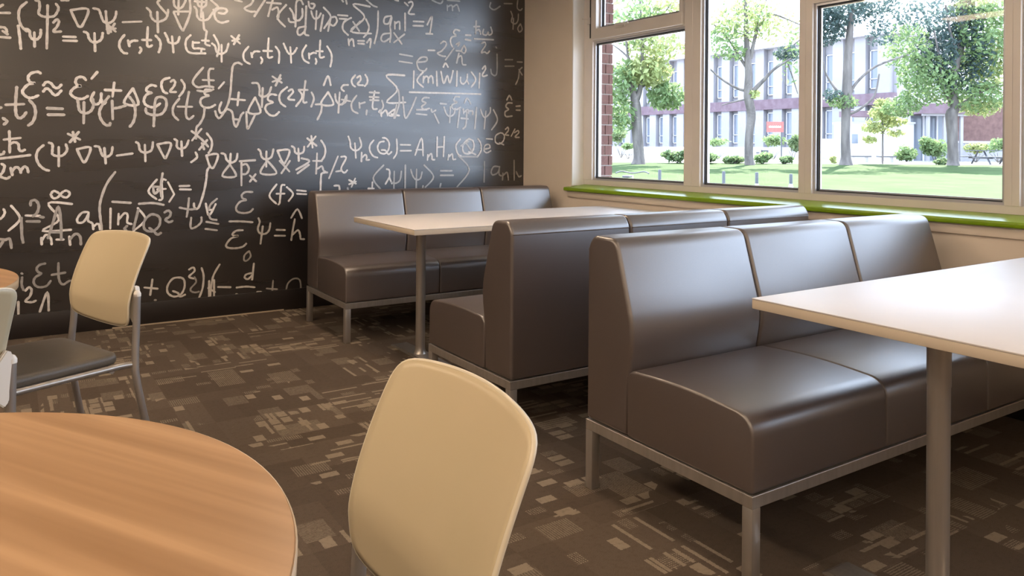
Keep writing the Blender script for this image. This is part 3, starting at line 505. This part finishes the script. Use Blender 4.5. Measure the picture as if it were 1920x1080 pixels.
ceil_light('square warm ceiling light above the near white table', 1.45, 1.85, .6, 1.0, warm, 13)
ceil_light('linear warm ceiling light at the left of the room', -3.3, -2.9, -1, 4.4, warm, 5)
for q, (X, nm) in enumerate(((-3.0, 'left'), (-.9, 'middle'), (1.5, 'right'))):
    for Y, row in ((-2.2, 'first'), (-4.6, 'second'), (-7.0, 'third')):
        ceil_light('warm ceiling panel behind the camera, %s row, %s' % (row, nm), X, X+.6, Y, Y+1.2, warm, 10)

# ------------------------------------------------------------------ outdoors
m_grass = noisy('lawn_grass', (.028, .050, .012), (.042, .070, .020), 1.3, .95, .1, bump=.4)
m_path = noisy('pale_paving', (.26, .24, .225), (.31, .29, .27), .8, .9, .1)
m_bark = noisy('grey_bark', (.10, .088, .084), (.17, .15, .14), 6, .95, .1, bump=.8, sc=(1, 1, .25), d=.03)
m_twig = mat('dark_twig', (.12, .11, .10), .9)
def leafm(n, c1, c2):
    m = noisy(n, c1, c2, 3, .6, .3); b = m.node_tree.nodes['Principled BSDF']
    nt = m.node_tree; tl = nt.nodes.new('ShaderNodeBsdfTranslucent'); tl.inputs[0].default_value = (*c2, 1); mx = nt.nodes.new('ShaderNodeMixShader'); mx.inputs[0].default_value = .4
    out = [x for x in nt.nodes if x.type == 'OUTPUT_MATERIAL'][0]; nt.links.new(b.outputs[0], mx.inputs[1]); nt.links.new(tl.outputs[0], mx.inputs[2]); nt.links.new(mx.outputs[0], out.inputs[0]); return m
m_leaf_y = leafm('pale_yellow_green_leaves', (.26, .31, .11), (.34, .38, .17))
m_leaf_g = leafm('mid_green_leaves', (.12, .19, .075), (.19, .27, .12))
m_leaf_d = leafm('dark_blue_green_needles', (.045, .075, .07), (.07, .105, .10))
m_leaf_b = leafm('shrub_leaves', (.09, .15, .065), (.17, .23, .11))
def gz(x, y):
    D = .5457*x + .838*y; s = .838*x - .5457*y; z = .132 + .022*min(max(D, 2), 25.4)
    return z if D > 14.4 or s > 4.3 else -.20
bm = bmesh.new()      # lawn rising gently away from the building
nx, ny = 24, 30; grid = []
for i in range(nx+1):
    row = []
    for j in range(ny+1):
        D = 2 + 23.4*i/nx; s = -26 + 44*j/ny
        x = .5457*D + .838*s*(.25+.75*i/nx); y = .838*D - .5457*s*(.25+.75*i/nx)
        row.append(bm.verts.new((max(x, 3.97), y, gz(max(x, 3.97), y) + random.Random(i*99+j).uniform(-.01, .01))))
    grid.append(row)
for i in range(nx):
    for j in range(ny): bm.faces.new((grid[i][j], grid[i][j+1], grid[i+1][j+1], grid[i+1][j]))
struct(finish(bm, 'lawn', m_grass, None, 60), 'sloping green lawn outside the windows')
bm = bmesh.new(); box(bm, 3.97, 90, -60, 95, -.5, .12)
# paved forecourt beyond the lawn
v = []
for D, s, z in ((25.3, -40, .688), (25.3, 40, .688), (90, 90, .80), (90, -90, .80)):
    v.append(bm.verts.new((.5457*D+.838*s, .838*D-.5457*s, z)))
bm.faces.new(v)
struct(finish(bm, 'ground', m_path, None), 'pale paved path beyond the lawn')

def leaves(bm, c, rad, n, size, rnd, flat=1.0):
    for _ in range(n):
        while True:
            p = Vector((rnd.uniform(-1, 1), rnd.uniform(-1, 1), rnd.uniform(-1, 1)))
            if p.length <= 1: break
        p = Vector((c[0]+p.x*rad[0], c[1]+p.y*rad[1], c[2]+p.z*rad[2]))
        s = size*rnd.uniform(.6, 1.3); a = Vector((rnd.uniform(-1, 1), rnd.uniform(-1, 1), rnd.uniform(-1, 1))).normalized()
        b = a.cross(Vector((rnd.uniform(-1, 1), rnd.uniform(-1, 1), rnd.uniform(-1, 1)))).normalized()
        bm.faces.new([bm.verts.new(q) for q in (p+a*s, p+b*s*.45, p-a*s, p-b*s*.45)])
def limb(bm, pts, r0, r1, n=8):
    q = smooth_pts(pts, 4); k = len(q)-1
    tube(bm, q, 0, n, radii=[r0+(r1-r0)*i/k for i in range(len(q))])
def img(px, py, D):     # a direction measured in the photograph turned into a point at distance D
    return Vector((0, 0, 1.15)) + D*(fw + r2*((px-960)/1450.24) - u2*((py-276.44)/1450.24))
def tree(name, label, D, trunk, limbs, clumps, ml, seed, size=.11, group='trees on the lawn'):
    base = img(*trunk[0][:2], D); base.z = gz(base.x, base.y)-.03
    t = thing(name, label, 'tree', base, 0, group)
    bm = bmesh.new(); k = D/1450.24; rnd = random.Random(seed)
    pts = [img(p[0], p[1], D) - base for p in trunk]; pts[0] = Vector((0, 0, 0)); q = []
    rad = [p[2]*k/2 for p in trunk]
    sp = smooth_pts(pts, 4); rr = []
    for i in range(len(trunk)-1):
        for j in range(4): rr.append(rad[i]+(rad[i+1]-rad[i])*j/4)
    rr.append(rad[-1]); tube(bm, sp, 0, 12, radii=rr)
    finish(bm, 'trunk', m_bark, t, 70)
    for l in limbs:
        bm = bmesh.new(); dd = rnd.uniform(-.6, .6)
        p = [img(a[0], a[1], D) - base + fw*dd*i/len(l) for i, a in enumerate(l)]
        limb(bm, p, l[0][2]*k/2, l[-1][2]*k/2, 7); finish(bm, 'branch', m_bark, t, 70)
    for mi in {c[5] for c in clumps}:
        bm = bmesh.new()
        for (cx, cy, rx, ry, n, m_) in clumps:
            if m_ is not mi: continue
            c = img(cx, cy, D) - base; leaves(bm, c, (rx*k, max(rx, ry)*k*.9, ry*k), n, size, rnd)
        o = finish(bm, 'foliage', mi, t); o['kind'] = 'stuff'
    return t
Y_, G_, D_ = m_leaf_y, m_leaf_g, m_leaf_d
tree('deciduous_tree', 'pale leafed tree outside the leftmost window with a forked trunk', 24,
     [(1197, 309, 30), (1198, 290, 20), (1194, 240, 20), (1193, 205, 19), (1190, 185, 16), (1183, 155, 9), (1179, 120, 6), (1172, 60, 4)],
     [[(1193, 190, 12), (1200, 165, 11), (1203, 130, 8), (1200, 60, 5), (1196, -10, 3)], [(1202, 165, 4), (1222, 150, 3), (1240, 130, 2)], [(1180, 110, 5), (1166, 95, 3), (1150, 82, 2)], [(1200, 70, 4), (1240, 30, 3), (1270, -10, 2)]],
     [(1215, 135, 50, 30, 900, Y_), (1250, 180, 40, 26, 620, G_), (1165, 150, 26, 40, 420, G_), (1230, 90, 60, 30, 520, Y_), (1190, 40, 60, 50, 520, G_), (1255, 20, 50, 40, 400, Y_), (1165, 215, 22, 36, 300, G_)], None, 1)
tree('deciduous_tree', 'pale leafed tree outside the second window with spreading bare limbs', 24,
     [(1406, 306, 20), (1404, 290, 16), (1405, 250, 15), (1409, 215, 16), (1403, 180, 17), (1404, 140, 14), (1401, 100, 12), (1399, 50, 8), (1397, -20, 5)],
     [[(1400, 170, 6), (1385, 165, 5), (1355, 145, 4), (1318, 108, 2)], [(1402, 130, 6), (1388, 105, 5), (1375, 80, 4), (1352, 50, 3), (1328, 30, 2)], [(1412, 170, 9), (1430, 150, 7), (1445, 132, 5), (1475, 112, 3)], [(1407, 110, 8), (1412, 80, 6), (1420, 50, 5), (1440, 30, 3), (1470, 40, 2), (1500, 55, 1.5)], [(1415, 60, 4), (1430, 20, 3), (1450, -20, 2)], [(1475, 112, 3), (1490, 150, 2), (1500, 175, 1.5)], [(1405, 185, 4), (1380, 190, 3), (1355, 197, 1.5)]],
     [(1395, 40, 70, 40, 620, Y_), (1350, 70, 40, 40, 260, G_), (1450, 40, 50, 40, 260, Y_), (1375, 98, 30, 16, 130, G_), (1412, 176, 14, 8, 90, Y_), (1400, 20, 30, 60, 300, G_), (1490, 100, 18, 60, 160, G_)], None, 2, .09)
tree('evergreen_tree', 'grey trunked tree in the third window under hanging dark conifer boughs', 24.5,
     [(1586, 312, 30), (1586, 295, 18), (1585, 260, 16), (1586, 215, 16), (1588, 170, 18), (1590, 110, 15), (1594, 50, 12), (1598, -20, 9)],
     [[(1590, 215, 5), (1610, 205, 5), (1635, 180, 4), (1642, 140, 3)], [(1588, 180, 6), (1570, 170, 4), (1550, 140, 3), (1545, 115, 2)], [(1592, 180, 6), (1605, 155, 5), (1640, 125, 4), (1700, 103, 3)], [(1590, 60, 5), (1560, 40, 4), (1520, 60, 3), (1470, 100, 2)]],
     [(1550, 45, 34, 42, 1500, D_), (1580, 20, 60, 30, 1100, D_), (1480, 100, 30, 14, 420, D_), (1640, 10, 50, 22, 600, D_), (1580, 190, 30, 14, 300, G_), (1650, 60, 30, 30, 260, D_), (1560, 180, 20, 14, 160, D_)], None, 3, .07)
tree('evergreen_tree', 'dense green tree in the third window with the thickest trunk', 25,
     [(1787, 315, 28), (1787, 300, 19), (1786, 260, 18), (1784, 215, 21), (1790, 200, 16), (1786, 150, 14), (1800, 100, 12), (1805, 40, 12), (1808, -20, 10)],
     [[(1790, 205, 9), (1810, 190, 6), (1850, 165, 4), (1885, 160, 2)], [(1782, 190, 7), (1765, 165, 5), (1755, 120, 4), (1740, 60, 3)], [(1800, 120, 6), (1780, 60, 5), (1770, 10, 4)]],
     [(1845, 80, 62, 70, 2600, G_), (1740, 150, 60, 50, 1500, G_), (1830, 180, 60, 34, 1100, G_), (1700, 90, 50, 50, 700, G_), (1800, 40, 26, 50, 700, D_), (1750, 100, 17, 52, 900, D_), (1802, 110, 14, 70, 1100, D_), (1840, 15, 60, 26, 1100, G_), (1775, 150, 12, 20, 300, D_), (1730, 30, 60, 30, 500, D_), (1690, 200, 40, 20, 500, G_), (1860, 120, 40, 60, 1100, Y_), (1840, 200, 40, 20, 300, Y_)], None, 4, .085)
tree('sapling', 'young yellow green sapling on a thin stem between two big trees', 26,
     [(1655, 308, 3.4), (1655, 270, 3), (1655, 240, 2.4), (1653, 205, 1.6)], [[(1655, 250, 2), (1672, 225, 1.2)], [(1655, 248, 2), (1636, 228, 1.2)]],
     [(1655, 212, 26, 16, 260, Y_), (1636, 240, 22, 9, 150, Y_), (1678, 228, 22, 10, 150, Y_), (1655, 194, 16, 9, 110, Y_), (1630, 262, 14, 7, 70, Y_), (1680, 250, 16, 7, 70, Y_), (1650, 230, 30, 24, 150, Y_)], None, 5, .09)
def shrub(label, px, py, D, rx, ry, n, m_, seed, group='shrubs along the lawn edge'):
    c = img(px, py, D); k = D/1450.24; zb = gz(c.x, c.y) if D < 26 else .70
    t = thing('shrub', label, 'shrub', (c.x, c.y, zb), 0, group); rnd = random.Random(seed)
    bm = bmesh.new()
    for q in range(5):
        a = q*1.26+seed; limb(bm, [(0, 0, -.03), (math.cos(a)*rx*k*.3, math.sin(a)*rx*k*.3, ry*k*.7), (math.cos(a)*rx*k*.6, math.sin(a)*rx*k*.6, ry*k*1.3)], .018, .006, 5)
    finish(bm, 'stems', m_twig, t)
    bm = bmesh.new(); zc = max(c.z-zb, ry*k*.8)
    for q in range(5): leaves(bm, (rnd.uniform(-.55, .55)*rx*k, rnd.uniform(-.4, .4)*rx*k, zc+rnd.uniform(-.35, .35)*ry*k), (rx*k*rnd.uniform(.45, .7), rx*k*.5, ry*k*rnd.uniform(.5, .8)), n//4, .085, rnd)
    o = finish(bm, 'foliage', m_, t); o['kind'] = 'stuff'
sh = [('low shrub at the left edge of the second window pane', 1326, 296, 25, 30, 10, 420, m_leaf_b), ('dark shrub in the lower right of the leftmost window', 1272, 292, 25, 34, 12, 560, m_leaf_b), ('small shrub left of the second tree', 1377, 299, 25, 22, 8, 260, m_leaf_b),
      ('green shrub right of the second tree trunk', 1430, 296, 25, 20, 11, 320, m_leaf_g), ('small shrub below the red sign', 1470, 300, 25, 16, 8, 240, m_leaf_b), ('light green shrub directly behind the red signboard', 1450, 266, 35.2, 26, 14, 360, m_leaf_g),
      ('clipped dark hedge right of the sign post', 1487, 268, 34.5, 18, 18, 700, m_leaf_b), ('shrub in front of the campus building, left of the second tree', 1345, 268, 34, 26, 10, 260, m_leaf_g), ('shrub beside the white wall block', 1700, 288, 31, 22, 16, 600, m_leaf_g),
      ('bushy shrub in front of the porch', 1753, 272, 31, 28, 24, 900, m_leaf_g), ('shrub right of the thickest trunk', 1830, 278, 31, 24, 12, 380, m_leaf_y), ('shrub behind the picnic table', 1872, 272, 31, 26, 14, 420, m_leaf_g),
      ('bush at the far left beside the brick reveal', 1165, 252, 36, 26, 22, 520, m_leaf_b), ('round bush left of the first tree', 1178, 276, 33, 14, 8, 200, m_leaf_g), ('dry tuft left of the third tree trunk', 1562, 302, 26, 7, 8, 90, m_leaf_y), ('dark tuft at the foot of the thickest trunk', 1763, 310, 25.5, 12, 7, 160, m_leaf_b)]
for i, (lb, px, py, D, rx, ry, n, m_) in enumerate(sh): shrub(lb, px, py, D, rx, ry, n, m_, i)

# bike racks, bicycle
m_dark = mat('dark_painted_steel', (.07, .075, .085), .5, .3)
m_pale = mat('pale_grey_painted_steel', (.45, .46, .50), .5, .2)
for i, (px, py, lb) in enumerate(((1237, 318, 'dark bollard in the leftmost window'), (1357, 321, 'dark bollard at the left of the second window'), (1419, 323, 'dark bollard in the middle of the second window'), (1483, 326, 'dark bollard at the right of the second window'))):
    c = img(px, py, 14); zb = gz(c.x, c.y)
    t = thing('bollard', lb, 'bollard', (c.x, c.y, zb), 0, 'bollards on the lawn')
    bm = bmesh.new(); lathe(bm, [(.030, -.02), (.030, c.z-zb-.02), (.022, c.z-zb)], 12); finish(bm, 'post', m_dark, t, 40)
    bm = bmesh.new(); lathe(bm, [(.055, -.02), (.050, .02), (.034, .07), (.032, .09)], 12); finish(bm, 'sleeve', m_pale, t, 40)
c = img(1180, 335, 13.7); zb = -.20
t = thing('bicycle', 'bicycle parked on the lawn in the leftmost window', 'bicycle', (c.x, c.y, zb), math.radians(38))
def ring(bm, cx, cz, r, w, n=32):
    tube(bm, [(cx+r*math.cos(2*PI*k/n), 0, cz+r*math.sin(2*PI*k/n)) for k in range(n+1)], w, 6, cap=False)
for cx in (-.5, .52):
    bm = bmesh.new(); ring(bm, cx, .34, .325, .016)
    for k in range(12): tube(bm, [(cx, 0, .34), (cx+.31*math.cos(k*PI/6), 0, .34+.31*math.sin(k*PI/6))], .002, 4)
    finish(bm, 'wheel', m_dark, t)
bm = bmesh.new()
for a, b in (((-.5, .34), (-.05, .30)), ((-.05, .30), (-.2, .78)), ((-.2, .78), (.35, .74)), ((.35, .74), (-.05, .30)), ((-.5, .34), (-.18, .70)), ((.33, .86), (.52, .34))): tube(bm, [(a[0], 0, a[1]), (b[0], 0, b[1])], .015, 8)
finish(bm, 'frame', m_pale, t, 40)
bm = bmesh.new(); tube(bm, smooth_pts([(.28, -.30, .90), (.36, -.2, .93), (.34, 0, .90), (.36, .2, .93), (.28, .30, .90)]), .012, 8); finish(bm, 'handlebar', m_dark, t, 40)
bm = bmesh.new(); box(bm, -.34, -.08, -.07, .07, .84, .88, bev=.02); tube(bm, [(-.2, 0, .76), (-.21, 0, .85)], .012, 8); finish(bm, 'saddle', m_dark, t, 40)

# unseen slab added above the window wall to keep direct sun out
struct(mbox('ceiling_sun_block', m_ceil, None, XW+.32, 6.3, YN, 9.5, 3.10, 3.25), 'unseen slab added above the windows to block the sun')
# campus building across the lawn
m_conc = noisy('white_concrete_panel', (.26, .25, .265), (.29, .28, .295), .6, .8, .2)
m_band = noisy('plum_brick_band', (.125, .085, .10), (.16, .115, .135), 3, .85, .2)
m_pane = mat('dark_window_glass', (.16, .18, .22), .12)
m_wframe = mat('grey_window_frame', (.50, .50, .55), .5)
FX = 37
bl = thing('campus_building', 'long two storey white concrete building behind the trees with a plum band', 'building', (FX, 34, .6))
def rel(name, m, x0, x1, y0, y1, z0, z1, par=bl, off=(FX, 34, .6)): return mbox(name, m, par, x0-off[0], x1-off[0], y0-off[1], y1-off[1], z0-off[2], z1-off[2])
rel('wall', m_conc, FX+.35, FX+9, 22, 60, .5, 7.0); rel('roof', m_wframe, FX-.35, FX+9.4, 21.6, 60.4, 7.0, 7.22)
rel('floor_band', m_band, FX-.10, FX+.36, 22, 60, 3.46, 4.05); rel('plinth', m_wframe, FX-.05, FX+.36, 22, 60, .5, 1.28)
y = 22.2; k = 0
pm = bpy.data.meshes
while y < 59.6:
    rel('pier', m_conc, FX-.02, FX+.35, y, y+.62, 1.28, 3.46); rel('pier', m_conc, FX-.02, FX+.35, y, y+.62, 4.05, 7.0)
    for z0, z1 in ((1.5, 3.30), (4.3, 6.3)):
        bm = bmesh.new(); ya, yb = y+.72, y+1.18
        for q in ((ya, ya+.05, z0, z1), (yb-.05, yb, z0, z1), (ya, yb, z0, z0+.05), (ya, yb, z1-.05, z1), (ya, yb, z0+.5, z0+.54)): box(bm, FX+.22-FX, FX+.349-FX, q[0]-34, q[1]-34, q[2]-.6, q[3]-.6)
        f = finish(bm, 'window', m_wframe, bl)
        rel('pane', m_pane, FX+.30, FX+.349, ya+.05, yb-.05, z0+.05, z1-.05, par=f)
    y += 1.28
# low white block, porch and brick block at the right
c = img(1655, 262, 34)
lb_ = thing('low_building', 'plain white low wall block behind the sapling', 'building', (c.x, c.y, .7), -yaw)
def rb(name, m, x0, x1, y0, y1, z0, z1, par): return mbox(name, m, par, x0, x1, y0, y1, z0, z1)
rb('wall', mat('bright_white_render', (.55, .54, .54), .8), -1.65, 1.37, 0, 1.2, 0, 1.62, lb_); rb('coping', m_wframe, -1.7, 1.42, -.05, 1.25, 1.62, 1.70, lb_); rb('window', m_pane, -1.55, -1.1, -.03, .02, .75, 1.15, lb_); rb('canopy', m_band, -1.8, -.4, -.6, .3, 1.9, 2.15, lb_); rb('canopy_post', m_wframe, -1.7, -1.6, -.55, -.45, 0, 1.9, lb_)
c = img(1758, 280, 33)
p_ = thing('entrance_porch', 'entrance porch with white posts and dark glazing left of the thickest trunk', 'porch', (c.x, c.y, .7), -yaw)
for x in (-.42, .28, 1.0): rb('post', m_conc, x-.06, x+.06, -.06, .06, 0, 1.95, p_)
rb('roof', m_band, -.75, 1.25, -.25, 2.2, 2.03, 2.45, p_); rb('beam', m_conc, -.7, 1.2, -.15, 0, 1.93, 2.03, p_)
rb('glazing', m_pane, -.6, 1.15, 1.2, 1.26, 0, 2.0, p_)
for x in (-.6, 0, .6, 1.15): rb('mullion', m_wframe, x-.03, x+.03, 1.12, 1.2, 0, 2.0, p_)
c = img(1860, 262, 34)
b_ = thing('brick_building', 'low brick building behind the picnic table', 'building', (c.x, c.y, .7), -yaw)
m_rbrick = noisy('dusky_red_brick', (.11, .065, .06), (.15, .09, .08), 5, .9, .2)
rb('wall', m_rbrick, -1.7, 3, 0, 1.5, .85, 2.6, b_); rb('lower_wall', m_conc, -1.7, 3, -.03, 1.5, 0, .80, b_); rb('ledge', m_wframe, -1.72, 3, -.08, .1, .80, .88, b_); rb('roof', m_wframe, -1.8, 3.1, -.2, 1.6, 2.6, 2.75, b_)
# sign, bins, picnic table, benches, railing
c = img(1453, 238, 33)
s_ = thing('signboard', 'red signboard with white lettering on a dark post', 'sign', (c.x, c.y, .70), -yaw)
m_red = mat('red_sign_paint', (.62, .10, .09), .5); m_white = mat('white_paint', (.8, .8, .8), .5)
h = c.z-.70
rb('board', m_red, -.36, .36, -.02, .02, h-.22, h+.22, s_)
bm = bmesh.new(); rr = random.Random(4); x = -.26     # the unreadable line of white letters
while x < .24:
    w_ = rr.uniform(.02, .04); box(bm, x, x+w_, -.024, -.0205, h-.03, h+rr.choice((.03, .05))); x += w_+.015
finish(bm, 'lettering', m_white, s_)
rb('post', m_dark, .26, .31, -.02, .02, 0, h+.2, s_); rb('post', m_dark, -.40, -.36, -.02, .02, h-.24, h+.24, s_)
for i, (px, m_, lb) in enumerate(((1419, m_white, 'white and blue litter bin left of the dark bin'), (1433, m_dark, 'dark litter bin beside the white one'))):
    c = img(px, 280, 31.5); q = thing('litter_bin', lb, 'bin', (c.x, c.y, .70), -yaw, 'litter bins by the sign'); rb('body', m_, -.13, .13, -.13, .13, 0, .42, q); rb('lid', m_pale, -.14, .14, -.14, .14, .42, .47, q); rb('slot', m_dark if m_ is m_white else m_pale, -.07, .07, -.135, -.128, .28, .34, q)
c = img(1866, 300, 27)
q = thing('picnic_table', 'dark picnic table with benches at the right of the third window', 'table', (c.x, c.y, .69), -yaw)
for k in range(5): rb('plank', m_dark, -.85, .85, -.36+.145*k, -.23+.145*k, .46, .49, q)
for y in (-.62, .62): rb('bench_plank', m_dark, -.85, .85, y-.12, y+.12, .24, .27, q)
for x in (-.5, .5):
    bm = bmesh.new(); tube(bm, [(x, -.55, 0), (x, -.16, .47)], .03, 6); tube(bm, [(x, .55, 0), (x, .16, .47)], .03, 6); tube(bm, [(x, -.7, .22), (x, .7, .22)], .03, 6); finish(bm, 'leg', m_dark, q)
for px, lb, wdt in ((1612, 'low dark bench right of the third tree trunk', .36), (1662, 'low dark bench behind the sapling stem', .30)):
    c = img(px, 291, 29); q = thing('park_bench', lb, 'bench', (c.x, c.y, .69), -yaw, 'low benches on the paving'); rb('seat', m_dark, -wdt, wdt, -.18, .18, .20, .25, q)
    for x in (-wdt+.08, wdt-.08): rb('leg', m_pale, x-.03, x+.03, -.15, .15, 0, .2, q)
c = img(1555, 270, 33)
q = thing('glass_railing', 'pale glazed railing left of the third tree trunk', 'railing', (c.x, c.y, .70), -yaw)
m_pg = mat('pale_blue_glass', (.45, .52, .58), .2)
for k in range(2): rb('panel', m_pg, -.45+.46*k, -.03+.46*k, -.01, .01, .15, .85, q)
for x in (-.47, -.01, .45): rb('post', m_white, x-.02, x+.02, -.02, .02, 0, .9, q)
rb('rail', m_white, -.5, .5, -.03, .03, .86, .92, q)
